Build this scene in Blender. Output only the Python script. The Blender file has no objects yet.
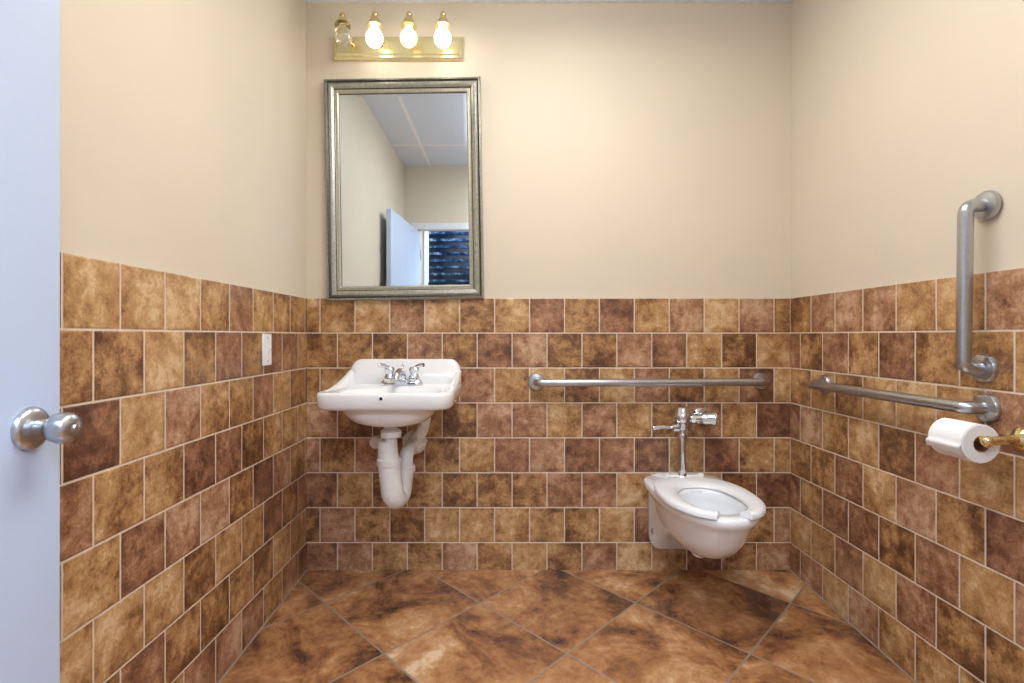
import bpy, math, random
from mathutils import Vector, Matrix
random.seed(3)
scene = bpy.context.scene
scene.view_settings.view_transform = 'Standard'
scene.view_settings.look = 'None'
scene.view_settings.exposure = 0.1

# ------------------------------------------------------------- constants
XL, XR, YB = -0.912, 1.3015, 2.36     # tile faces
YE = 0.07                              # entry wall inner face
H = 2.605
TT = 1.246                             # tile top
TS = 0.16
SL = 0.038                             # floor slope
def floor_z(y): return -SL*(YB-y)

def s2l(c):
    return tuple(((v/255)/12.92 if v/255 <= 0.04045 else ((v/255+0.055)/1.055)**2.4) for v in c)+(1.0,)

# ------------------------------------------------------------- materials
class NB:
    def __init__(s, name):
        s.mat = bpy.data.materials.new(name); s.mat.use_nodes = True
        s.nt = s.mat.node_tree; s.bsdf = s.nt.nodes['Principled BSDF']
    def n(s, t, **kw):
        nd = s.nt.nodes.new(t)
        for k, v in kw.items(): setattr(nd, k, v)
        return nd
    def put(s, sock, v):
        if isinstance(v, bpy.types.NodeSocket): s.nt.links.new(v, sock)
        elif v is not None: sock.default_value = v
    def m(s, op, a, b=None, c=None, clamp=False):
        nd = s.n('ShaderNodeMath', operation=op, use_clamp=clamp)
        s.put(nd.inputs[0], a)
        if b is not None: s.put(nd.inputs[1], b)
        if c is not None: s.put(nd.inputs[2], c)
        return nd.outputs[0]
    def comb(s, x, y, z):
        nd = s.n('ShaderNodeCombineXYZ')
        for i, v in enumerate((x, y, z)): s.put(nd.inputs[i], v)
        return nd.outputs[0]
    def pos(s):
        g = s.n('ShaderNodeNewGeometry'); sp = s.n('ShaderNodeSeparateXYZ')
        s.nt.links.new(g.outputs['Position'], sp.inputs[0])
        return g.outputs['Position'], sp.outputs
    def noise(s, vec, scale, detail=4, rough=0.55, dist=0.0):
        nd = s.n('ShaderNodeTexNoise'); s.put(nd.inputs['Vector'], vec)
        nd.inputs['Scale'].default_value = scale; nd.inputs['Detail'].default_value = detail
        nd.inputs['Roughness'].default_value = rough; nd.inputs['Distortion'].default_value = dist
        return nd.outputs['Fac']
    def ramp(s, fac, stops):
        nd = s.n('ShaderNodeValToRGB'); s.put(nd.inputs[0], fac)
        e = nd.color_ramp.elements
        while len(e) > 1: e.remove(e[-1])
        e[0].position = stops[0][0]; e[0].color = stops[0][1]
        for p, c in stops[1:]:
            k = e.new(p); k.color = c
        return nd.outputs[0]
    def mix(s, fac, a, b, mode='MIX'):
        nd = s.n('ShaderNodeMix', data_type='RGBA', blend_type=mode)
        s.put(nd.inputs[0], fac); s.put(nd.inputs[6], a); s.put(nd.inputs[7], b)
        return nd.outputs[2]
    def bump(s, h, strength, dist):
        nd = s.n('ShaderNodeBump'); nd.inputs['Strength'].default_value = strength
        nd.inputs['Distance'].default_value = dist
        s.put(nd.inputs['Height'], h); s.nt.links.new(nd.outputs[0], s.bsdf.inputs['Normal'])

def simple(name, col, rough=0.5, metal=0.0, nscale=30, namt=0.06, bump=0.0, bscale=200, emit=None, coat=0.0, dist=0.001):
    b = NB(name); p, _ = b.pos()
    f = b.noise(p, nscale, 3)
    c = s2l(col)
    lo = tuple(max(0, v*(1-namt)) for v in c[:3])+(1,)
    hi = tuple(min(1, v*(1+namt)) for v in c[:3])+(1,)
    b.put(b.bsdf.inputs['Base Color'], b.ramp(f, [(0.3, lo), (0.7, hi)]))
    b.bsdf.inputs['Roughness'].default_value = rough
    b.bsdf.inputs['Metallic'].default_value = metal
    b.bsdf.inputs['Coat Weight'].default_value = coat
    if bump > 0: b.bump(b.noise(p, bscale, 4), bump, dist)
    if emit:
        b.bsdf.inputs['Emission Color'].default_value = s2l(emit[0])
        b.bsdf.inputs['Emission Strength'].default_value = emit[1]
    return b.mat

def tile_mat(name, axis, u0, seed):
    b = NB(name); P, xyz = b.pos()
    u = xyz[axis]; z = xyz[2]
    r = b.m('DIVIDE', b.m('SUBTRACT', TT, z), TS)
    row = b.m('FLOOR', r)
    odd = b.m('MULTIPLY', b.m('FLOORED_MODULO', row, 2.0), 0.5)
    uu = b.m('ADD', b.m('DIVIDE', b.m('SUBTRACT', u, u0), TS), odd)
    col = b.m('FLOOR', uu)
    fu = b.m('SUBTRACT', uu, col); fv = b.m('SUBTRACT', r, row)
    du = b.m('MINIMUM', fu, b.m('SUBTRACT', 1.0, fu))
    dv = b.m('MINIMUM', fv, b.m('SUBTRACT', 1.0, fv))
    wob = b.m('MULTIPLY', b.m('SUBTRACT', b.noise(P, 60, 2), 0.5), 0.012)
    d = b.m('ADD', b.m('MINIMUM', du, dv), wob)
    wn = b.n('ShaderNodeTexWhiteNoise', noise_dimensions='3D')
    b.put(wn.inputs['Vector'], b.comb(col, row, float(seed)))
    wn2 = b.n('ShaderNodeTexWhiteNoise', noise_dimensions='3D')
    b.put(wn2.inputs['Vector'], b.comb(row, col, float(seed)+7.3))
    rnd, rnd2 = wn.outputs['Value'], wn2.outputs['Value']
    off = b.n('ShaderNodeVectorMath', operation='MULTIPLY_ADD')
    b.put(off.inputs[0], wn.outputs['Color']); off.inputs[1].default_value = (9, 9, 9); b.put(off.inputs[2], P)
    v = off.outputs[0]
    n1 = b.noise(v, 8.5, 6, 0.6, 0.3); n2 = b.noise(v, 120, 4, 0.75); n3 = b.noise(v, 34, 5, 0.7, 0.3)
    t = b.m('ADD', b.m('MULTIPLY', b.m('POWER', rnd, 0.8), 0.44), 0.28)
    t = b.m('ADD', t, b.m('MULTIPLY', b.m('SUBTRACT', n1, 0.5), 1.7))
    t = b.m('ADD', t, b.m('MULTIPLY', b.m('SUBTRACT', n2, 0.5), 0.8))
    t = b.m('ADD', t, b.m('MULTIPLY', b.m('SUBTRACT', n3, 0.5), 1.2))
    ed = b.n('ShaderNodeMapRange'); b.put(ed.inputs[0], d); ed.inputs[1].default_value = 0.0
    ed.inputs[2].default_value = 0.18; ed.inputs[3].default_value = -0.10; ed.inputs[4].default_value = 0.03
    t = b.m('ADD', t, ed.outputs[0], clamp=True)
    c1 = b.ramp(t, [(0.0, s2l((88, 58, 38))), (0.25, s2l((128, 89, 58))), (0.5, s2l((172, 130, 84))),
                    (0.75, s2l((197, 158, 110))), (1.0, s2l((218, 190, 150)))])
    c2 = b.ramp(t, [(0.0, s2l((84, 54, 42))), (0.3, s2l((126, 86, 64))), (0.6, s2l((166, 122, 90))), (1.0, s2l((206, 172, 142)))])
    c = b.mix(b.m('GREATER_THAN', rnd2, 0.6), c1, c2)
    g = b.n('ShaderNodeMapRange'); b.put(g.inputs[0], d); g.inputs[1].default_value = 0.010
    g.inputs[2].default_value = 0.022
    c = b.mix(g.outputs[0], s2l((220, 206, 188)), c)
    b.put(b.bsdf.inputs['Base Color'], c)
    b.put(b.bsdf.inputs['Roughness'], b.m('ADD', b.m('MULTIPLY', n3, 0.4), 0.16))
    b.bsdf.inputs['Coat Weight'].default_value = 0.12
    b.bsdf.inputs['Coat Roughness'].default_value = 0.25
    h = b.n('ShaderNodeMapRange'); b.put(h.inputs[0], d); h.inputs[1].default_value = 0.008; h.inputs[2].default_value = 0.04
    hh = b.m('ADD', h.outputs[0], b.m('MULTIPLY', b.m('ADD', n3, n2), 0.7))
    b.bump(hh, 0.7, 0.002)
    return b.mat

def floor_mat():
    b = NB('floor_stone_tile'); P, xyz = b.pos()
    S = 0.4455; q = math.sqrt(0.5)
    dx = b.m('SUBTRACT', xyz[0], -0.105); dy = b.m('SUBTRACT', xyz[1], 2.088)
    a = b.m('DIVIDE', b.m('MULTIPLY', b.m('ADD', dx, dy), q), S)
    c_ = b.m('DIVIDE', b.m('MULTIPLY', b.m('SUBTRACT', dx, dy), q), S)
    ia, ic = b.m('FLOOR', a), b.m('FLOOR', c_)
    fa, fc = b.m('SUBTRACT', a, ia), b.m('SUBTRACT', c_, ic)
    d = b.m('MINIMUM', b.m('MINIMUM', fa, b.m('SUBTRACT', 1.0, fa)), b.m('MINIMUM', fc, b.m('SUBTRACT', 1.0, fc)))
    wn = b.n('ShaderNodeTexWhiteNoise', noise_dimensions='3D'); b.put(wn.inputs['Vector'], b.comb(ia, ic, 4.0))
    off = b.n('ShaderNodeVectorMath', operation='MULTIPLY_ADD')
    b.put(off.inputs[0], wn.outputs['Color']); off.inputs[1].default_value = (9, 9, 9); b.put(off.inputs[2], P)
    v = off.outputs[0]
    n1 = b.noise(v, 3.2, 8, 0.62, 0.8); n2 = b.noise(v, 24, 6, 0.7, 0.3); n3 = b.noise(v, 110, 3, 0.6)
    t = b.m('ADD', b.m('MULTIPLY', wn.outputs['Value'], 0.20), 0.42)
    t = b.m('ADD', t, b.m('MULTIPLY', b.m('SUBTRACT', n1, 0.5), 2.6))
    t = b.m('ADD', t, b.m('MULTIPLY', b.m('SUBTRACT', n2, 0.5), 0.9), clamp=True)
    c = b.ramp(t, [(0.0, s2l((64, 42, 34))), (0.2, s2l((102, 68, 48))), (0.42, s2l((148, 101, 64))),
                   (0.65, s2l((180, 131, 86))), (0.85, s2l((200, 158, 114))), (1.0, s2l((222, 194, 160)))])
    g = b.n('ShaderNodeMapRange'); b.put(g.inputs[0], d); g.inputs[1].default_value = 0.006; g.inputs[2].default_value = 0.011
    c = b.mix(g.outputs[0], s2l((148, 132, 114)), c)
    b.put(b.bsdf.inputs['Base Color'], c)
    b.put(b.bsdf.inputs['Roughness'], b.m('ADD', b.m('MULTIPLY', n2, 0.30), 0.06))
    b.bsdf.inputs['Coat Weight'].default_value = 0.7
    b.bsdf.inputs['Coat Roughness'].default_value = 0.10
    h = b.n('ShaderNodeMapRange'); b.put(h.inputs[0], d); h.inputs[1].default_value = 0.004; h.inputs[2].default_value = 0.02
    b.bump(b.m('ADD', h.outputs[0], b.m('MULTIPLY', b.m('ADD', n1, b.m('ADD', n2, n3)), 0.4)), 0.45, 0.003)
    return b.mat

def ceil_mat():
    b = NB('acoustic_ceiling'); P, xyz = b.pos()
    def line(co, o, s, w):
        f = b.m('FRACT', b.m('ADD', b.m('DIVIDE', b.m('SUBTRACT', co, o), s), 100.5))
        return b.m('LESS_THAN', b.m('ABSOLUTE', b.m('SUBTRACT', f, 0.5)), w/s)
    g = b.m('MAXIMUM', line(xyz[0], -0.685, 0.61, 0.012), line(xyz[1], 0.573, 1.22, 0.012))
    sp = b.noise(P, 160, 3)
    c = b.ramp(sp, [(0.3, s2l((210, 224, 244))), (0.5, s2l((228, 240, 255)))])
    c = b.mix(g, c, s2l((250, 252, 255)))
    b.put(b.bsdf.inputs['Base Color'], c); b.bsdf.inputs['Roughness'].default_value = 0.9
    b.bump(b.m('ADD', sp, g), 0.3, 0.002)
    return b.mat

M_PAINT = simple('beige_wall_paint', (215, 206, 189), 0.6, nscale=2.0, namt=0.02, bump=0.12, bscale=220)
M_TB = tile_mat('wall_tile_back', 0, -0.852, 1)
M_TL = tile_mat('wall_tile_left', 1, 1.058-1.6, 2)
M_TR = tile_mat('wall_tile_right', 1, 2.198-1.6-1.6, 3)
M_FLOOR = floor_mat(); M_CEIL = ceil_mat()
M_CAULK = simple('caulk', (140, 125, 112), 0.6)
M_TRIMW = simple('white_trim_paint', (225, 230, 238), 0.45)
M_DOOR = simple('door_paint_cool_lit', (190, 209, 238), 0.4, nscale=3, namt=0.03, bump=0.1, bscale=60)  # cool daylight tint from the doorway put into the base colour
M_PORC = simple('white_porcelain', (240, 244, 248), 0.08, nscale=5, namt=0.01, coat=0.5)
M_PLAST = simple('white_plastic', (236, 240, 245), 0.3, namt=0.01)
M_WRAP = simple('pvc_pipe_cover', (232, 234, 234), 0.45, namt=0.05, bump=0.2, bscale=40)
M_CHROME = simple('chrome', (222, 228, 236), 0.08, 1.0, namt=0.02)
M_STEEL = simple('brushed_steel', (186, 190, 196), 0.3, 1.0, nscale=80, namt=0.06)
M_BRASS = simple('polished_brass', (226, 204, 146), 0.14, 0.95, namt=0.03)
M_PLATE = simple('brass_plate_baked_reflection', (230, 220, 172), 0.20, 0.75, namt=0.02)  # paler, less metallic brass: bright wall reflection put into the colour
M_DARK = simple('dark_hole', (20, 20, 22), 0.5)
M_FSIL = simple('frame_pewter', (176, 178, 172), 0.36, 0.9, nscale=90, namt=0.2, bump=0.3, bscale=300)
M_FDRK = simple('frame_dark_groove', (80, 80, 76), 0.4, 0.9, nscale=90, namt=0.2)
M_FGLD = simple('frame_champagne', (200, 198, 182), 0.32, 0.85, nscale=90, namt=0.12)
M_MIRR = simple('mirror_glass', (232, 242, 252), 0.005, 1.0, namt=0.0)
M_PAPER = simple('toilet_paper', (240, 242, 245), 0.9, namt=0.02, bump=0.3, bscale=150)
M_CARD = simple('cardboard_core', (170, 145, 115), 0.9)
M_BULB = simple('lit_bulb_glass', (255, 252, 246), 0.2, emit=((255, 246, 230), 11.0))
M_BULB2 = simple('dim_bulb_glass', (240, 228, 200), 0.15, emit=((255, 236, 200), 1.1))
M_CLEAR = simple('clear_unlit_bulb_glass', (240, 236, 226), 0.03)
M_CLEAR.node_tree.nodes['Principled BSDF'].inputs['Transmission Weight'].default_value = 0.9
M_PANEL = simple('added_light_diffuser', (255, 255, 255), 0.5, emit=((255, 250, 242), 8.0))  # glowing surface of the added ceiling fixture
M_NIGHT = simple('dark_window_glass', (8, 14, 28), 0.15, emit=((12, 30, 60), 0.15))
def slat_mat():
    b = NB('blind_slat_painted_highlights'); P, xyz = b.pos()
    f = b.noise(P, 14, 5, 0.7)
    c = b.ramp(f, [(0.42, s2l((14, 44, 76))), (0.52, s2l((52, 112, 156))), (0.64, s2l((195, 218, 238)))])  # light end of the ramp paints random highlights on the slats
    b.put(b.bsdf.inputs['Base Color'], c); b.bsdf.inputs['Roughness'].default_value = 0.5
    return b.mat
M_SLAT = slat_mat()
M_WATER = simple('toilet_water', (150, 165, 170), 0.02, coat=1.0)

# ------------------------------------------------------------- mesh helpers
def parent_empty(name, loc):
    e = bpy.data.objects.new(name, None); e.empty_display_size = 0.05
    e.location = loc; scene.collection.objects.link(e); return e

def mk(name, verts, faces, mats, parent=None, smooth=True, angle=40, mi=None, bevel=0, bseg=2):
    me = bpy.data.meshes.new(name); me.from_pydata([tuple(v) for v in verts], [], faces); 
    if not isinstance(mats, (list, tuple)): mats = [mats]
    for m in mats: me.materials.append(m)
    if mi:
        for p, k in zip(me.polygons, mi): p.material_index = k
    import bmesh
    bm = bmesh.new(); bm.from_mesh(me); bmesh.ops.recalc_face_normals(bm, faces=bm.faces); bm.to_mesh(me); bm.free()
    if smooth:
        for p in me.polygons: p.use_smooth = True
        me.set_sharp_from_angle(angle=math.radians(angle))
    o = bpy.data.objects.new(name, me); scene.collection.objects.link(o)
    if bevel:
        md = o.modifiers.new('bevel', 'BEVEL'); md.width = bevel; md.segments = bseg; md.limit_method = 'ANGLE'
    if parent:
        o.parent = parent; o.matrix_parent_inverse = Matrix.Translation(parent.location).inverted()
    return o

def box(name, x0, x1, y0, y1, z0, z1, mat, parent=None, bevel=0, bseg=2):
    v = [(x, y, z) for x in (x0, x1) for y in (y0, y1) for z in (z0, z1)]
    f = [(0,1,3,2),(4,6,7,5),(0,4,5,1),(2,3,7,6),(0,2,6,4),(1,5,7,3)]
    return mk(name, v, f, mat, parent, smooth=bevel > 0, bevel=bevel, bseg=bseg)

def loft(name, rings, mat, parent=None, cap0=True, cap1=True, angle=50, closed=True):
    n = len(rings[0]); v = [p for r in rings for p in r]; f = []
    for i in range(len(rings)-1):
        for j in range(n if closed else n-1):
            k = (j+1) % n
            f.append((i*n+j, i*n+k, (i+1)*n+k, (i+1)*n+j))
    if cap0: f.append(tuple(range(n)))
    if cap1: f.append(tuple(range((len(rings)-1)*n, len(rings)*n)))
    return mk(name, v, f, mat, parent, angle=angle)

def lathe(name, prof, origin, axis, mat, parent=None, n=36, angle=35):
    """prof: (r, h) along axis"""
    ax = Vector(axis).normalized(); t = Vector((0, 0, 1)) if abs(ax.z) < 0.9 else Vector((1, 0, 0))
    a = ax.cross(t).normalized(); b = ax.cross(a); o = Vector(origin)
    rings = [[o+ax*h+(a*math.cos(2*math.pi*i/n)+b*math.sin(2*math.pi*i/n))*max(r, 1e-4) for i in range(n)] for r, h in prof]
    return loft(name, rings, mat, parent, angle=angle)

def fillet(pts, rad, seg=8):
    pts = [Vector(p) for p in pts]; out = [pts[0]]
    for i in range(1, len(pts)-1):
        p, a, c = pts[i], pts[i-1], pts[i+1]
        r = min(rad, (a-p).length*0.49, (c-p).length*0.49)
        s = p+(a-p).normalized()*r; e = p+(c-p).normalized()*r
        for k in range(seg+1):
            t = k/seg; out.append(s*(1-t)**2+p*2*t*(1-t)+e*t*t)
    out.append(pts[-1]); return out

def tube(name, pts, r, mat, parent=None, n=20, fil=0.0, cap=True):
    P = fillet(pts, fil) if fil else [Vector(p) for p in pts]
    R = r if callable(r) else (lambda t: r)
    d = (P[1]-P[0]).normalized(); up = Vector((0, 0, 1)) if abs(d.z) < 0.9 else Vector((1, 0, 0))
    a = d.cross(up).normalized(); rings = []
    for i, p in enumerate(P):
        if i == 0: t = P[1]-P[0]
        elif i == len(P)-1: t = P[-1]-P[-2]
        else: t = (P[i+1]-P[i]).normalized()+(P[i]-P[i-1]).normalized()
        t.normalize(); a = (a-t*a.dot(t)).normalized(); b = t.cross(a)
        rr = R(i/(len(P)-1))
        rings.append([p+(a*math.cos(2*math.pi*k/n)+b*math.sin(2*math.pi*k/n))*rr for k in range(n)])
    return loft(name, rings, mat, parent, cap, cap, angle=50)

def sph(name, c, r, mat, parent=None, sq=(1, 1, 1), n=20):
    rings = []
    for i in range(n+1):
        th = math.pi*i/n
        rings.append([Vector(c)+Vector((sq[0]*r*max(math.sin(th), 1e-3)*math.cos(2*math.pi*k/24), sq[1]*r*max(math.sin(th), 1e-3)*math.sin(2*math.pi*k/24), sq[2]*r*math.cos(th))) for k in range(24)])
    return loft(name, rings, mat, parent)

# ------------------------------------------------------------- room shell
G = 0.007   # drywall sits behind the tile face
box('wall_back', XL-0.3, XR+0.3, YB+G, YB+0.12, -0.3, H+0.1, M_PAINT)
box('wall_left', XL-0.12, XL-G, -0.05, YB+0.1, -0.3, H+0.1, M_PAINT)
box('wall_right', XR+G, XR+0.12, -0.05, YB+0.1, -0.3, H+0.1, M_PAINT)
box('trim_tile_wainscot_back', XL-0.004, XR+0.004, YB, YB+G+0.002, -0.02, TT, M_TB)
box('trim_tile_wainscot_left', XL-G-0.002, XL, YE, YB+0.004, -0.15, TT, M_TL)
box('trim_tile_wainscot_right', XR, XR+G+0.002, YE, YB+0.004, -0.15, TT, M_TR)
# entry wall with the doorway the camera stands in
OX0, OX1, OH = -0.80, 0.75, 2.04
box('wall_entry_hinge_side', XL-0.1, OX0, YE-0.12, YE, -0.3, H+0.1, M_PAINT)
box('wall_entry_latch_side', OX1, XR+0.1, YE-0.12, YE, -0.3, H+0.1, M_PAINT)
box('wall_entry_header', OX0, OX1, YE-0.12, YE, OH, H+0.1, M_PAINT)
box('trim_doorway_head', OX0-0.05, OX1+0.06, YE, YE+0.014, OH-0.01, OH+0.05, M_TRIMW, bevel=0.003)
box('trim_doorway_latch', OX1-0.01, OX1+0.06, YE, YE+0.014, -0.09, OH-0.01, M_TRIMW, bevel=0.003)
box('ceiling', XL-0.1, XR+0.1, -0.05, YB+0.1, H, H+0.04, M_CEIL)
box('trim_ceiling_angle_back', XL-G, XR+G, YB+G-0.02, YB+G, H-0.004, H, M_TRIMW)
# floor falls gently toward the doorway
def fz(y): return floor_z(y)
v = []
for z in (0, -0.15):
    for x, y in ((XL-0.1, -0.05), (XR+0.1, -0.05), (XR+0.1, YB+0.05), (XL-0.1, YB+0.05)):
        v.append((x, y, fz(y)+z))
mk('floor', v, [(0,1,2,3),(4,7,6,5),(0,4,5,1),(1,5,6,2),(2,6,7,3),(3,7,4,0)], M_FLOOR, smooth=False)
def caulk(name, x, s):
    vs = []
    for y in (YE, YB):
        z = fz(y)
        vs += [(x, y, z+0.004), (x, y, z-0.002), (x+s*0.005, y, z-0.002), (x+s*0.004, y, z+0.0015)]
    mk(name, vs, [(0,1,2,3),(4,7,6,5),(0,4,5,1),(1,5,6,2),(2,6,7,3),(3,7,4,0)], M_CAULK, smooth=False)
caulk('trim_caulk_left', XL, 1); caulk('trim_caulk_right', XR, -1)

# unseen wraparound fixture, added to light the room; glowing sides brighten the ceiling
tp = parent_empty('added_ceiling_light', (0.23, 1.18, H))
box('added_diffuser', -0.05, 0.51, 0.60, 1.765, H-0.085, H-0.012, M_PANEL, tp, bevel=0.01)
box('added_housing', -0.075, 0.535, 0.573, 1.793, H-0.012, H-0.0005, M_TRIMW, tp, bevel=0.002)

# hall outside the doorway
HY = -1.5
box('floor_hall', -2.2, 2.2, HY-0.1, -0.05, -0.25, fz(-0.05), M_FLOOR)
box('ceiling_hall', -2.2, 2.2, HY-0.1, -0.05, H, H+0.04, M_CEIL)
box('wall_hall_left', -2.3, -2.2, HY-0.1, -0.05, -0.25, H, M_PAINT)
box('wall_hall_right', 2.2, 2.3, HY-0.1, -0.05, -0.25, H, M_PAINT)
box('wall_hall_inner_left', -2.3, XL-0.1, -0.05, 0.05, -0.3, H, M_PAINT)
box('wall_hall_inner_right', XR+0.1, 2.3, -0.05, 0.05, -0.3, H, M_PAINT)
box('wall_hall_far', -2.3, 2.3, HY-0.1, HY, -0.25, H, M_PAINT)
w = parent_empty('window_1', (-0.3, HY, 1.6))
WX0, WX1, WZ0, WZ1 = -0.93, 0.35, 0.95, 2.35
box('pane', WX0, WX1, HY+0.001, HY+0.006, WZ0, WZ1, M_NIGHT, w)
for i, (a, b_, c, d) in enumerate(((WX0-0.05, WX0, WZ0-0.05, WZ1+0.05), (WX1, WX1+0.05, WZ0-0.05, WZ1+0.05), (WX0, WX1, WZ1, WZ1+0.05), (WX0, WX1, WZ0-0.05, WZ0), (-0.31, -0.27, WZ0, WZ1))):
    box('casing_%d' % (i+1), a, b_, HY+0.001, HY+0.03, c, d, M_TRIMW, w)
k = 0
zz = WZ0+0.03
while zz < WZ1-0.02:
    k += 1
    mk('slat_%d' % k, [(WX0+0.01, HY+0.035, zz), (WX1-0.01, HY+0.035, zz), (WX1-0.01, HY+0.06, zz+0.026), (WX0+0.01, HY+0.06, zz+0.026)], [(0,1,2,3)], M_SLAT, w)
    zz += 0.082

# ------------------------------------------------------------- door
dw = parent_empty('door_1', (-0.776, 0.108, 1.0))
hp, ep = Vector((-0.770, 0.108, 0)), Vector((-0.836, 0.966, 0))
dd = (ep-hp).normalized(); nn = Vector((dd.y, -dd.x, 0))   # faces +x
th = 0.036
cs = [hp, ep, ep-nn*th, hp-nn*th]
vs = [(c.x, c.y, z) for z in (-0.05, 2.0) for c in cs]
mk('slab', vs, [(0,1,2,3),(4,7,6,5),(0,4,5,1),(1,5,6,2),(2,6,7,3),(3,7,4,0)], M_DOOR, dw, bevel=0.002)
kc = ep-dd*0.068; kc.z = 0.911
lathe('knob_rosette', [(0.0, 0.0), (0.038, 0.0), (0.038, 0.004), (0.034, 0.010), (0.027, 0.013), (0.017, 0.015), (0.0, 0.015)], kc, nn, M_STEEL, dw)
lathe('knob', [(0.015, 0.012), (0.014, 0.028), (0.018, 0.034), (0.025, 0.042), (0.0275, 0.052), (0.0265, 0.064), (0.022, 0.072), (0.012, 0.075), (0.0, 0.0755)], kc, nn, M_STEEL, dw, angle=70)
lathe('knob_button', [(0.0, 0.075), (0.006, 0.075), (0.006, 0.079), (0.0, 0.0795)], kc, nn, M_CHROME, dw)
for i, hz in enumerate((0.25, 1.0, 1.8)):
    tube('hinge_%d' % (i+1), [(hp.x+0.006, hp.y-0.008, hz-0.045), (hp.x+0.006, hp.y-0.008, hz+0.045)], 0.006, M_STEEL, dw)

# ------------------------------------------------------------- wall mirror
W2, H2 = 0.3575, 0.505
mc = Vector((-0.465, YB+G, 1.742))
me_ = parent_empty('wall_mirror', mc)
def rect(ins, h):
    a, b_ = W2-ins, H2-ins
    return [Vector((-a, -h, -b_)), Vector((a, -h, -b_)), Vector((a, -h, b_)), Vector((-a, -h, b_))]
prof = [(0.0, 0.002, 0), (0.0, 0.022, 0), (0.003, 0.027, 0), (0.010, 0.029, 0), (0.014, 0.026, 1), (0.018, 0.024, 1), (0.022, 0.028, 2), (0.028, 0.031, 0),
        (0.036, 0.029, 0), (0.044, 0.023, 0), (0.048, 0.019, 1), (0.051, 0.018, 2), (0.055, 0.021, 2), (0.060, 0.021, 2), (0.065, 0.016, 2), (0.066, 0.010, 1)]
vs = []; fs = []; mi = []
for ins, h, m_ in prof: vs += [mc+p for p in rect(ins, h)]
for i in range(len(prof)-1):
    for j in range(4):
        k = (j+1) % 4; fs.append((i*4+j, i*4+k, i*4+4+k, i*4+4+j)); mi.append(prof[i+1][2])
fr = mk('frame', vs, fs, [M_FSIL, M_FDRK, M_FGLD], me_, smooth=False, mi=mi)
vs = [mc+p for p in rect(0.064, 0.0105)]+[mc+p for p in rect(0.078, 0.0110)]
fs = [(j, (j+1) % 4, 4+(j+1) % 4, 4+j) for j in range(4)]+[(4, 5, 6, 7)]
mk('glass', vs, fs, M_MIRR, me_, smooth=False)
# beaded outer lip
bv = []; bf = []
def bead(c, r):
    base = len(bv); o = [Vector(d) for d in ((1,0,0),(-1,0,0),(0,-1,0),(0,1,0),(0,0,1),(0,0,-1))]
    for d in o: bv.append(c+d*r)
    for t in ((0,2,4),(2,1,4),(1,3,4),(3,0,4),(2,0,5),(1,2,5),(3,1,5),(0,3,5)): bf.append(tuple(base+q for q in t))
step = 0.009
for sgn in (-1, 1):
    x = -W2+0.006
    while x < W2-0.004:
        bead(mc+Vector((x, -0.029, sgn*(H2-0.006))), 0.0045); x += step
    z = -H2+0.006
    while z < H2-0.004:
        bead(mc+Vector((sgn*(W2-0.006), -0.029, z)), 0.0045); z += step
mk('frame_beading', bv, bf, M_FSIL, me_)
me_.rotation_euler = (0, math.radians(-0.9), 0)

# ------------------------------------------------------------- vanity light
vl = parent_empty('vanity_light_fixture', (-0.49, YB, 2.387))
PX0, PX1, PZ0, PZ1 = -0.788, -0.197, 2.335, 2.440
yb = YB+G
def rr(x0, x1, z0, z1, y): return [Vector((x0, y, z0)), Vector((x1, y, z0)), Vector((x1, y, z1)), Vector((x0, y, z1))]
loft('backplate', [rr(PX0, PX1, PZ0, PZ1, yb), rr(PX0, PX1, PZ0, PZ1, yb-0.012), rr(PX0+0.008, PX1-0.008, PZ0+0.008, PZ1-0.008, yb-0.018),
                   rr(PX0+0.014, PX1-0.014, PZ0+0.016, PZ1-0.016, yb-0.018), rr(PX0+0.020, PX1-0.020, PZ0+0.024, PZ1-0.024, yb-0.023)], M_PLATE, vl, angle=10)
for i, x in enumerate((-0.705, -0.570, -0.422, -0.274)):
    yy = 2.24
    if i == 0: ax = Vector((0.10, -0.22, -0.97)).normalized()
    else: ax = Vector((0, -0.08, -1)).normalized()
    top = Vector((x, yy, 2.468))
    if i == 0: top = Vector((x-0.010, yy+0.01, 2.472))
    tube('arm_%d' % (i+1), [(x, yb-0.022, 2.40), (x, yb-0.05, 2.40), (x, yb-0.075, 2.455), top+Vector((0, 0.0, -0.004))], 0.006, M_BRASS, vl, fil=0.03, n=12)
    lathe('arm_collar_%d' % (i+1), [(0, 0), (0.016, 0), (0.016, 0.004), (0.010, 0.012), (0.006, 0.016), (0, 0.016)], (x, yb-0.022, 2.40), (0, -1, 0), M_BRASS, vl)
    # ball finial, waist, flared shade holder
    lathe('socket_%d' % (i+1), [(0.0, -0.016), (0.008, -0.014), (0.0125, -0.006), (0.0125, 0.002), (0.008, 0.010), (0.006, 0.014), (0.010, 0.017), (0.019, 0.020), (0.022, 0.028), (0.021, 0.040), (0.026, 0.046), (0.034, 0.050), (0.034, 0.054), (0.018, 0.052), (0.0, 0.052)],
          top, ax, M_BRASS, vl)
    lathe('bulb_%d' % (i+1), [(0.0, 0.050), (0.016, 0.052), (0.017, 0.064), (0.024, 0.074), (0.033, 0.088), (0.037, 0.104), (0.035, 0.120), (0.028, 0.132), (0.018, 0.140), (0.009, 0.144), (0.0, 0.145)],
          top, ax, (M_CLEAR, M_BULB, M_BULB2, M_BULB)[i], vl, angle=80)

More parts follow.
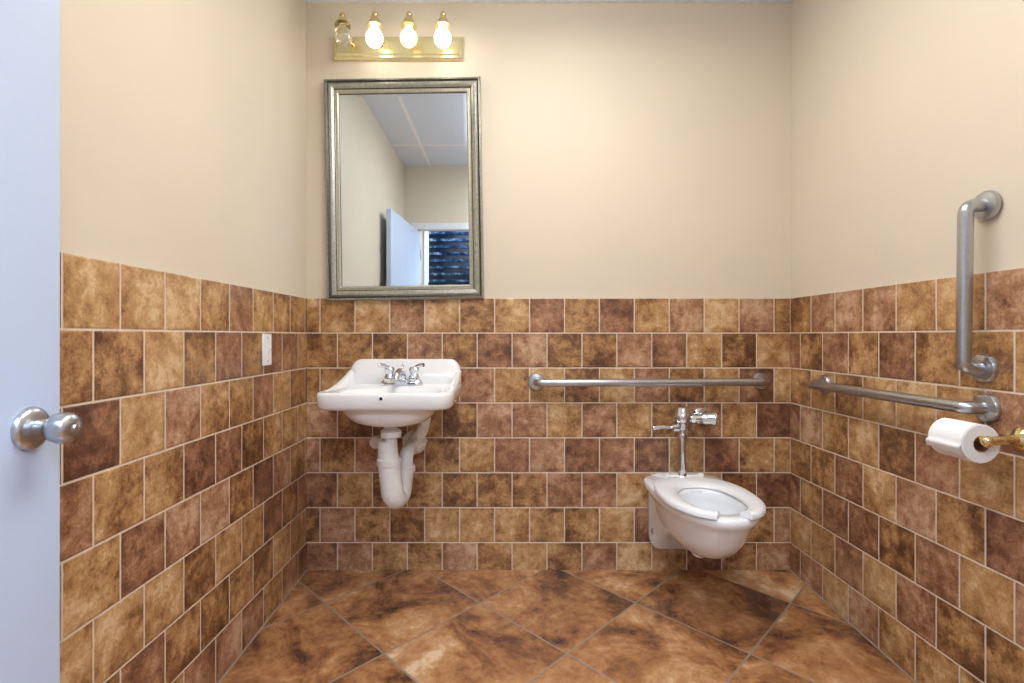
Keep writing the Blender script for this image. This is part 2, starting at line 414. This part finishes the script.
# ------------------------------------------------------------- sink
SX = -0.458
sk = parent_empty('wall_hung_sink', (SX, YB, 0.87))
def sup(cx, cy, hw, hf, hb, z, e, n=64, eb=None):
    out = []
    for i in range(n):
        t = 2*math.pi*i/n; c, s = math.cos(t), math.sin(t)
        ee = e if s < 0 else (eb or e)
        x = math.copysign(abs(c)**(2/ee), c)*hw
        y = math.copysign(abs(s)**(2/ee), s)*(hf if s < 0 else hb)
        out.append(Vector((cx+x, cy+y, z)))
    return out
cy = 2.14; hb = YB-0.001-cy
N = 128
R = []
R.append(sup(SX, 2.05, 0.035, 0.035, 0.035, 0.718, 2, N))
R.append(sup(SX, 2.05, 0.100, 0.08, 0.08, 0.723, 2.2, N))
R.append(sup(SX, 2.07, 0.145, 0.130, 0.14, 0.738, 2.6, N))
R.append(sup(SX, 2.09, 0.175, 0.160, 0.20, 0.764, 3.2, N))
R.append(sup(SX, 2.11, 0.195, 0.180, 0.235, 0.788, 4.2, N, eb=9))
R.append(sup(SX, cy, 0.236, 0.226, hb, 0.794, 7, N, eb=14))
R.append(sup(SX, cy, 0.250, 0.244, hb, 0.798, 8, N, eb=14))
R.append(sup(SX, cy, 0.256, 0.250, hb, 0.808, 8.5, N, eb=14))
R.append(sup(SX, cy, 0.260, 0.252, hb, 0.850, 8.5, N, eb=14))
R.append(sup(SX, cy, 0.257, 0.249, hb-0.001, 0.859, 8.5, N, eb=14))
R.append(sup(SX, cy, 0.249, 0.241, hb-0.004, 0.862, 8.5, N, eb=14))
R.append(sup(SX, cy, 0.238, 0.230, hb-0.01, 0.857, 7.5, N, eb=12))
R.append(sup(SX, 2.06, 0.205, 0.132, 0.135, 0.853, 2.5, N))
R.append(sup(SX, 2.06, 0.196, 0.124, 0.127, 0.845, 2.4, N))
R.append(sup(SX, 2.06, 0.170, 0.108, 0.112, 0.806, 2.3, N))
R.append(sup(SX, 2.06, 0.125, 0.080, 0.085, 0.765, 2.1, N))
R.append(sup(SX, 2.05, 0.060, 0.045, 0.045, 0.740, 2, N))
R.append(sup(SX, 2.05, 0.022, 0.022, 0.022, 0.734, 2, N))
loft('basin', R, M_PORC, sk, angle=80)
# backsplash: rounded shape with scooped shoulders that sweep forward
BX0, BX1 = SX-0.245, SX+0.250
def splash(y, grow, ztop):
    pts = []
    x0, x1, zb = BX0, BX1, 0.835
    r = 0.05
    pts.append(Vector((x0, y, zb)))
    pts.append(Vector((x0, y, ztop-r)))
    for k in range(1, 9):
        a = math.pi-k*math.pi/2/8
        pts.append(Vector((x0+r+r*math.cos(a), y, ztop-r+r*math.sin(a))))
    for k in range(0, 9):
        a = math.pi/2-k*math.pi/2/8
        pts.append(Vector((x1-r+r*math.cos(a), y, ztop-r+r*math.sin(a))))
    pts.append(Vector((x1, y, zb)))
    return pts
loft('backsplash', [splash(YB-0.001, 0, 0.966), splash(YB-0.012, 0, 0.968), splash(YB-0.022, 0, 0.966), splash(YB-0.030, 0, 0.957),
                    splash(YB-0.036, 0, 0.935), splash(YB-0.050, 0, 0.905)], M_PORC, sk, angle=60)
for s, nm in ((-1, 'shoulder_left'), (1, 'shoulder_right')):   # raised side rims falling to the front
    rings = []
    for k in range(11):
        t = k/10; y = YB-0.03-t*0.34; zt = 0.860+0.060*(1-t)**1.8; x = SX+s*0.242
        rings.append([Vector((x+dx*s, y, zz)) for dx, zz in ((0.013, 0.845), (0.014, zt-0.006), (0.007, zt), (-0.004, zt), (-0.014, zt-0.01), (-0.022, 0.849))])
    loft(nm, rings, M_PORC, sk, angle=60)
fyy = cy-0.252
lathe('overflow_ring', [(0.0, 0), (0.009, 0), (0.010, 0.002), (0.006, 0.003), (0.0, 0.0025)], (SX, fyy, 0.842), (0, -1, 0), M_PORC, sk)
lathe('overflow_hole', [(0.0, 0.003), (0.006, 0.003), (0.006, 0.0036), (0.0, 0.0036)], (SX, fyy, 0.842), (0, -1, 0), M_DARK, sk)
lathe('drain', [(0, 0), (0.021, 0), (0.021, 0.003), (0.012, 0.004), (0, 0.002)], (SX, 2.05, 0.734), (0, 0, 1), M_CHROME, sk)

# faucet
fc = parent_empty('sink_faucet', (SX, 2.27, 0.875))
fy = 2.268; fzb = 0.854; FX = SX
loft('base', [sup(FX, fy, 0.092, 0.027, 0.027, fzb, 3), sup(FX, fy, 0.093, 0.028, 0.028, fzb+0.012, 3), sup(FX, fy, 0.084, 0.022, 0.022, fzb+0.026, 3), sup(FX, fy, 0.06, 0.014, 0.014, fzb+0.030, 2.6)], M_CHROME, fc, angle=60)
for s in (-1, 1):
    hx = FX+s*0.054
    lathe('handle_hub_%s' % ('left' if s < 0 else 'right'), [(0.022, 0.0), (0.026, 0.015), (0.022, 0.030), (0.017, 0.038), (0.022, 0.048), (0.024, 0.058), (0.017, 0.068), (0.0, 0.070)], (hx, fy, fzb+0.014), (0, 0, 1), M_CHROME, fc)
    tube('handle_lever_%s' % ('left' if s < 0 else 'right'), [(hx, fy, fzb+0.075), (hx+s*0.022, fy-0.015, fzb+0.088), (hx+s*0.045, fy-0.025, fzb+0.092)], lambda t: 0.0085-0.002*abs(t-0.3)+0.002*t, M_CHROME, fc, n=12)
tube('spout', [(FX, fy+0.002, fzb+0.01), (FX, fy, fzb+0.055), (FX, fy-0.05, fzb+0.066), (FX, fy-0.115, fzb+0.052), (FX, fy-0.12, fzb+0.034)], lambda t: 0.020-0.008*t, M_CHROME, fc, fil=0.03)
tube('lift_rod', [(FX, fy+0.02, fzb+0.02), (FX, fy+0.02, fzb+0.085)], 0.003, M_CHROME, fc, n=8)
sph('lift_knob', (FX, fy+0.02, fzb+0.088), 0.006, M_CHROME, fc)

# drain trap and supplies (insulated covers)
tr = parent_empty('sink_drain_pipes', (SX, 2.1, 0.6))
tube('tailpiece', [(SX, 2.05, 0.720), (SX, 2.05, 0.60)], 0.024, M_WRAP, tr)
lathe('slip_nut', [(0.024, 0), (0.040, 0.004), (0.042, 0.026), (0.032, 0.034), (0.024, 0.034)], (SX, 2.05, 0.668), (0, 0, 1), M_WRAP, tr)
tube('trap_cover', [(SX-0.014, 2.05, 0.655), (SX-0.010, 2.05, 0.58), (SX+0.008, 2.055, 0.42), (SX+0.026, 2.13, 0.405), (SX+0.038, 2.15, 0.54)],
     lambda t: 0.038+0.006*math.sin(min(1, t*1.3)*math.pi), M_WRAP, tr, fil=0.045)
tube('trap_arm', [(SX+0.038, 2.145, 0.46), (SX+0.038, 2.16, 0.575), (SX+0.038, YB-0.001, 0.585)], 0.030, M_WRAP, tr, fil=0.05)
lathe('trap_nut', [(0.036, 0), (0.047, 0.004), (0.048, 0.028), (0.036, 0.034)], (SX-0.008, 2.05, 0.555), (0, 0, 1), M_WRAP, tr)
lathe('trap_arm_nut', [(0.030, 0), (0.041, 0.004), (0.041, 0.024), (0.030, 0.03)], (SX+0.038, 2.15, 0.505), (0, 0, 1), M_WRAP, tr)
lathe('wall_escutcheon', [(0, 0), (0.055, 0), (0.052, 0.006), (0.035, 0.012), (0, 0.012)], (SX+0.038, YB-0.001, 0.585), (0, -1, 0), M_WRAP, tr)
tube('supply_right', [(SX+0.055, YB-0.001, 0.62), (SX+0.055, 2.29, 0.615), (SX+0.090, 2.27, 0.65), (SX+0.105, 2.27, 0.73), (SX+0.08, 2.27, 0.80)], 0.026, M_WRAP, tr, fil=0.03)
tube('supply_right_elbow', [(SX+0.055, YB-0.002, 0.585), (SX+0.06, 2.28, 0.580), (SX+0.086, 2.27, 0.62)], 0.030, M_WRAP, tr, fil=0.03)
tube('supply_left', [(SX-0.12, YB-0.001, 0.60), (SX-0.12, 2.28, 0.60), (SX-0.06, 2.26, 0.615), (SX-0.05, 2.26, 0.79)], 0.020, M_WRAP, tr, fil=0.04)
lathe('supply_left_valve', [(0, 0), (0.026, 0.0), (0.028, 0.03), (0.022, 0.04), (0, 0.042)], (SX-0.12, 2.31, 0.60), (0, -1, 0), M_WRAP, tr)

# ------------------------------------------------------------- light switch
ls = parent_empty('light_switch', (XL, 1.957, 1.02))
box('plate', XL, XL+0.006, 1.957-0.036, 1.957+0.036, 1.02-0.06, 1.02+0.06, M_PLAST, ls, bevel=0.003)
box('toggle_slot', XL+0.005, XL+0.0075, 1.957-0.010, 1.957+0.010, 1.02-0.020, 1.02+0.020, M_PLAST, ls, bevel=0.0008)
mk('toggle', [(XL+0.007, 1.952, 1.012), (XL+0.007, 1.962, 1.012), (XL+0.007, 1.962, 1.030), (XL+0.007, 1.952, 1.030),
              (XL+0.020, 1.953, 1.024), (XL+0.020, 1.961, 1.024), (XL+0.018, 1.961, 1.034), (XL+0.018, 1.953, 1.034)],
   [(0,1,2,3),(4,7,6,5),(0,4,5,1),(1,5,6,2),(2,6,7,3),(3,7,4,0)], M_PLAST, ls, bevel=0.001)
for i, z in enumerate((0.975, 1.065)):
    lathe('screw_%d' % (i+1), [(0, 0), (0.0035, 0), (0.003, 0.0015), (0, 0.002)], (XL+0.006, 1.957, z), (1, 0, 0), M_STEEL, ls, n=12)

# ------------------------------------------------------------- grab bars
def grab(name, a, b_, n):
    a, b_, n = Vector(a), Vector(b_), Vector(n)
    e = parent_empty(name, (a+b_)/2)
    so = 0.058
    tube('bar', [a+n*0.004, a+n*so, b_+n*so, b_+n*0.004], 0.0175, M_STEEL, e, n=24, fil=0.045)
    for i, p in enumerate((a, b_)):
        lathe('flange_%d' % (i+1), [(0, 0), (0.040, 0), (0.040, 0.005), (0.036, 0.011), (0.024, 0.015), (0.0, 0.016)], p, n, M_STEEL, e)
grab('grab_bar', (0.140, YB, 0.862), (1.165, YB, 0.866), (0, -1, 0))
grab('grab_bar', (XR, 2.100, 0.875), (XR, 1.392, 0.878), (-1, 0, 0))
grab('grab_bar', (XR, 1.393, 1.425), (XR, 1.400, 0.984), (-1, 0, 0))

# ------------------------------------------------------------- toilet paper + holder
tpx, tpz = 1.214, 0.806
th_ = parent_empty('toilet_paper_roll_and_holder', (XR, 1.30, tpz))
lathe('wall_flange', [(0, 0), (0.028, 0), (0.028, 0.004), (0.022, 0.010), (0.013, 0.016), (0.011, 0.03), (0, 0.03)], (XR, 1.300, tpz+0.005), (-1, 0, 0), M_BRASS, th_)
tube('arm', [(XR-0.01, 1.300, tpz+0.005), (tpx+0.03, 1.297, tpz+0.003), (tpx, 1.297, tpz), (tpx, 1.313, tpz), (tpx, 1.44, tpz)], lambda t: 0.0110, M_BRASS, th_, fil=0.012, n=16)
sph('elbow_ball', (tpx-0.004, 1.295, tpz), 0.0145, M_BRASS, th_)
sph('bar_tip', (tpx, 1.44, tpz), 0.013, M_BRASS, th_)
rc = Vector((tpx, 0, tpz-0.010))
def ring(r, y, n=48): return [Vector((rc.x+r*math.cos(2*math.pi*i/n), y, rc.z+r*math.sin(2*math.pi*i/n))) for i in range(n)]
loft('paper', [ring(0.0215, 1.315), ring(0.048, 1.315), ring(0.050, 1.317), ring(0.050, 1.419), ring(0.048, 1.421), ring(0.0215, 1.421), ring(0.0215, 1.315)], M_PAPER, th_, False, False, angle=40)
loft('core', [ring(0.0215, 1.3145), ring(0.0215, 1.4215), ring(0.0200, 1.4215), ring(0.0200, 1.3145), ring(0.0215, 1.3145)], M_CARD, th_, False, False, angle=40)
sheet = []
for y in (1.317, 1.419):
    row = []
    for k in range(9):
        a = math.radians(95+k*11); row.append(Vector((rc.x+0.0512*math.cos(a), y, rc.z+0.0512*math.sin(a))))
    for k in range(1, 6):
        row.append(Vector((rc.x-0.0512-0.004*math.sin(k*0.9), y+0.002*k*(1 if y > 1.36 else 0), rc.z-0.005*k)))
    sheet.append(row)
loft('loose_sheet', sheet, M_PAPER, th_, False, False, closed=False, angle=60)

# ------------------------------------------------------------- toilet
TX = 0.784
to = parent_empty('wall_hung_toilet', (TX, YB, 0.3))
def egg(hw, yf, yk, z, split=0.42, e=2.2, eb=2.6, n=64):
    c = yk+(yf-yk)*split
    return sup(TX, c, hw, c-yf, yk-c, z, e, n, eb)
R = [egg(0.035, 2.02, 2.20, 0.218, e=2, eb=2),
     egg(0.075, 1.955, 2.26, 0.226, e=2.2),
     egg(0.108, 1.900, 2.30, 0.250),
     egg(0.132, 1.852, 2.325, 0.288),
     egg(0.148, 1.820, 2.335, 0.326),
     egg(0.158, 1.798, 2.340, 0.370),
     egg(0.168, 1.780, 2.345, 0.396, eb=4),
     egg(0.176, 1.766, 2.345, 0.408, eb=6),
     egg(0.179, 1.762, 2.345, 0.420, eb=6),
     egg(0.178, 1.764, 2.345, 0.434, eb=6),
     egg(0.173, 1.770, 2.340, 0.439, eb=6),
     egg(0.125, 1.825, 2.13, 0.439, 0.5, 2.2, 2.2),
     egg(0.115, 1.835, 2.12, 0.428, 0.5, 2.2, 2.2),
     egg(0.120, 1.835, 2.12, 0.402, 0.5, 2.2, 2.2),
     egg(0.095, 1.87, 2.10, 0.340, 0.5, 2.2, 2.2),
     egg(0.060, 1.93, 2.07, 0.290, 0.5, 2, 2),
     egg(0.030, 1.96, 2.04, 0.265, 0.5, 2, 2)]
loft('bowl', R, M_PORC, to, angle=80)
mk('water', egg(0.088, 1.880, 2.092, 0.325, 0.5, 2.2, 2.2), [tuple(range(64))], M_WATER, to)
# flange block against the wall, tapering into the bowl
def fl(y, hw, z0, z1, e=7, n=48):
    out = []
    for i in range(n):
        t = 2*math.pi*i/n; c, s = math.cos(t), math.sin(t)
        out.append(Vector((TX+math.copysign(abs(c)**(2/e), c)*hw, y, (z0+z1)/2+math.copysign(abs(s)**(2/e), s)*(z1-z0)/2)))
    return out
loft('wall_flange', [fl(YB-0.001, 0.132, 0.108, 0.445), fl(YB-0.035, 0.132, 0.108, 0.445), fl(YB-0.042, 0.127, 0.115, 0.443), fl(YB-0.08, 0.124, 0.160, 0.442, 5),
                     fl(YB-0.14, 0.120, 0.205, 0.440, 4), fl(YB-0.24, 0.10, 0.228, 0.434, 3)], M_PORC, to, angle=60)
lathe('trap_outlet', [(0.0, 0), (0.022, 0.0), (0.032, 0.010), (0.038, 0.035), (0.05, 0.06)], (TX-0.010, 2.06, 0.192), (0, 0, 1), M_PORC, to, angle=70)
for s in (-1, 1):
    lathe('bolt_cap_%s' % ('left' if s < 0 else 'right'), [(0, 0), (0.021, 0), (0.020, 0.007), (0.011, 0.012), (0, 0.012)], (TX+s*0.112, YB-0.044, 0.195), (s*0.25, -0.95, 0), M_STEEL, to)
# open-front seat
n = 60; rings = []
for i in range(n+1):
    g = math.radians(16); t = -math.pi/2+g+(2*math.pi-2*g)*i/n
    c, s = math.cos(t), math.sin(t)
    def pt(hw, yf, yk, e, z, sp):
        cc = yk+(yf-yk)*sp
        x = math.copysign(abs(c)**(2/e), c)*hw; y = math.copysign(abs(s)**(2/e), s)*((cc-yf) if s < 0 else (yk-cc))
        return Vector((TX+x, cc+y, z))
    prof = [(0.0, 0.441), (0.0, 0.454), (0.12, 0.460), (0.4, 0.463), (0.75, 0.460), (0.95, 0.454), (1.0, 0.443), (0.9, 0.441)]
    r_ = []
    for q, z in prof:
        po = pt(0.184, 1.757, 2.262, 2.3, z, 0.47); pi_ = pt(0.112, 1.800, 2.135, 2.2, z, 0.5)
        r_.append(po.lerp(pi_, q))
    rings.append(r_)
loft('seat', rings, M_PLAST, to, angle=60)
for s in (-1, 1):
    lathe('seat_hinge_%s' % ('left' if s < 0 else 'right'), [(0, 0), (0.014, 0), (0.014, 0.03), (0.012, 0.034), (0, 0.034)], (TX+s*0.075, 2.272, 0.431), (0, 0, 1), M_PLAST, to)
    sph('seat_bumper_%s' % ('left' if s < 0 else 'right'), (TX+s*0.15, 1.95, 0.440), 0.006, M_PLAST, to)
tube('hinge_bar', [(TX-0.085, 2.268, 0.453), (TX+0.085, 2.268, 0.453)], 0.008, M_PLAST, to)

# ------------------------------------------------------------- flush valve
fv = parent_empty('flush_valve', (TX-0.005, YB, 0.65))
vx, vy = TX-0.006, 2.272
lathe('valve_body', [(0, 0), (0.016, 0.0), (0.018, 0.006), (0.018, 0.030), (0.024, 0.038), (0.026, 0.062), (0.033, 0.070), (0.036, 0.078), (0.036, 0.092), (0.031, 0.100), (0.028, 0.118), (0.024, 0.126), (0.012, 0.131), (0, 0.132)], (vx, vy, 0.632), (0, 0, 1), M_CHROME, fv)
tube('vacuum_breaker_tube', [(vx, vy, 0.64), (vx, vy, 0.440)], 0.0155, M_CHROME, fv)
lathe('spud_nut', [(0.0, 0), (0.028, 0), (0.028, 0.012), (0.020, 0.020), (0.016, 0.032), (0, 0.032)], (vx, vy, 0.438), (0, 0, 1), M_CHROME, fv, n=8, angle=30)
lathe('tube_nut', [(0.0, 0), (0.022, 0), (0.023, 0.018), (0, 0.018)], (vx, vy, 0.620), (0, 0, 1), M_CHROME, fv, n=8, angle=30)
lathe('handle_socket', [(0.012, 0.0), (0.018, 0.02), (0.019, 0.042), (0.013, 0.048), (0, 0.05)], (vx, vy, 0.668), (-1, 0, 0), M_CHROME, fv)
tube('handle', [(vx-0.04, vy, 0.668), (vx-0.085, vy-0.004, 0.672), (vx-0.128, vy-0.008, 0.668)], lambda t: 0.0060+0.004*t, M_CHROME, fv, n=14)
sph('handle_tip', (vx-0.128, vy-0.008, 0.668), 0.0100, M_CHROME, fv)
tube('supply_elbow', [(vx+0.02, vy, 0.708), (vx+0.085, vy, 0.708)], 0.016, M_CHROME, fv)
lathe('supply_union', [(0, 0), (0.021, 0), (0.022, 0.016), (0, 0.016)], (vx+0.036, vy, 0.708), (1, 0, 0), M_CHROME, fv, n=8, angle=30)
lathe('control_stop', [(0, 0), (0.022, 0.0), (0.026, 0.008), (0.027, 0.040), (0.031, 0.046), (0.031, 0.058), (0.024, 0.066), (0, 0.068)], (vx+0.085, vy, 0.708), (1, 0, 0), M_CHROME, fv)
tube('stop_to_wall', [(vx+0.112, vy, 0.708), (vx+0.112, YB-0.001, 0.708)], 0.017, M_CHROME, fv)
lathe('stop_flange', [(0, 0), (0.038, 0), (0.036, 0.006), (0.02, 0.012), (0, 0.012)], (vx+0.112, YB-0.001, 0.708), (0, -1, 0), M_CHROME, fv)

# ------------------------------------------------------------- lights
def area(name, loc, rot, sx, sy, power, col):
    l = bpy.data.lights.new(name, 'AREA'); l.shape = 'RECTANGLE'; l.size = sx; l.size_y = sy; l.energy = power
    l.color = s2l(col)[:3]; o = bpy.data.objects.new(name, l); o.location = loc; o.rotation_euler = rot
    scene.collection.objects.link(o); return o
area('added_ceiling_lamp', (0.23, 1.18, H-0.09), (0, 0, 0), 0.54, 1.14, 10, (255, 250, 245))  # added lamp below the unseen fixture, lights the room
area('added_hall_fill', (0.1, -0.75, H-0.02), (0, 0, 0), 1.6, 1.2, 110, (214, 229, 255))  # unseen lamp added in place of cool daylight through the doorway
wd = bpy.data.worlds.new('World'); scene.world = wd; wd.use_nodes = True
wd.node_tree.nodes['Background'].inputs[0].default_value = (0.05, 0.08, 0.14, 1)
wd.node_tree.nodes['Background'].inputs[1].default_value = 0.5

# ------------------------------------------------------------- camera
cam = bpy.data.cameras.new('camera'); co = bpy.data.objects.new('camera', cam); scene.collection.objects.link(co)
co.location = (0, 0, 1.072); co.rotation_euler = (math.radians(90), 0, 0)
cam.sensor_width = 36; cam.lens = 36*515/1024; cam.clip_start = 0.02
cam.shift_x = 6/1024; cam.shift_y = -5.5/1024
scene.camera = co
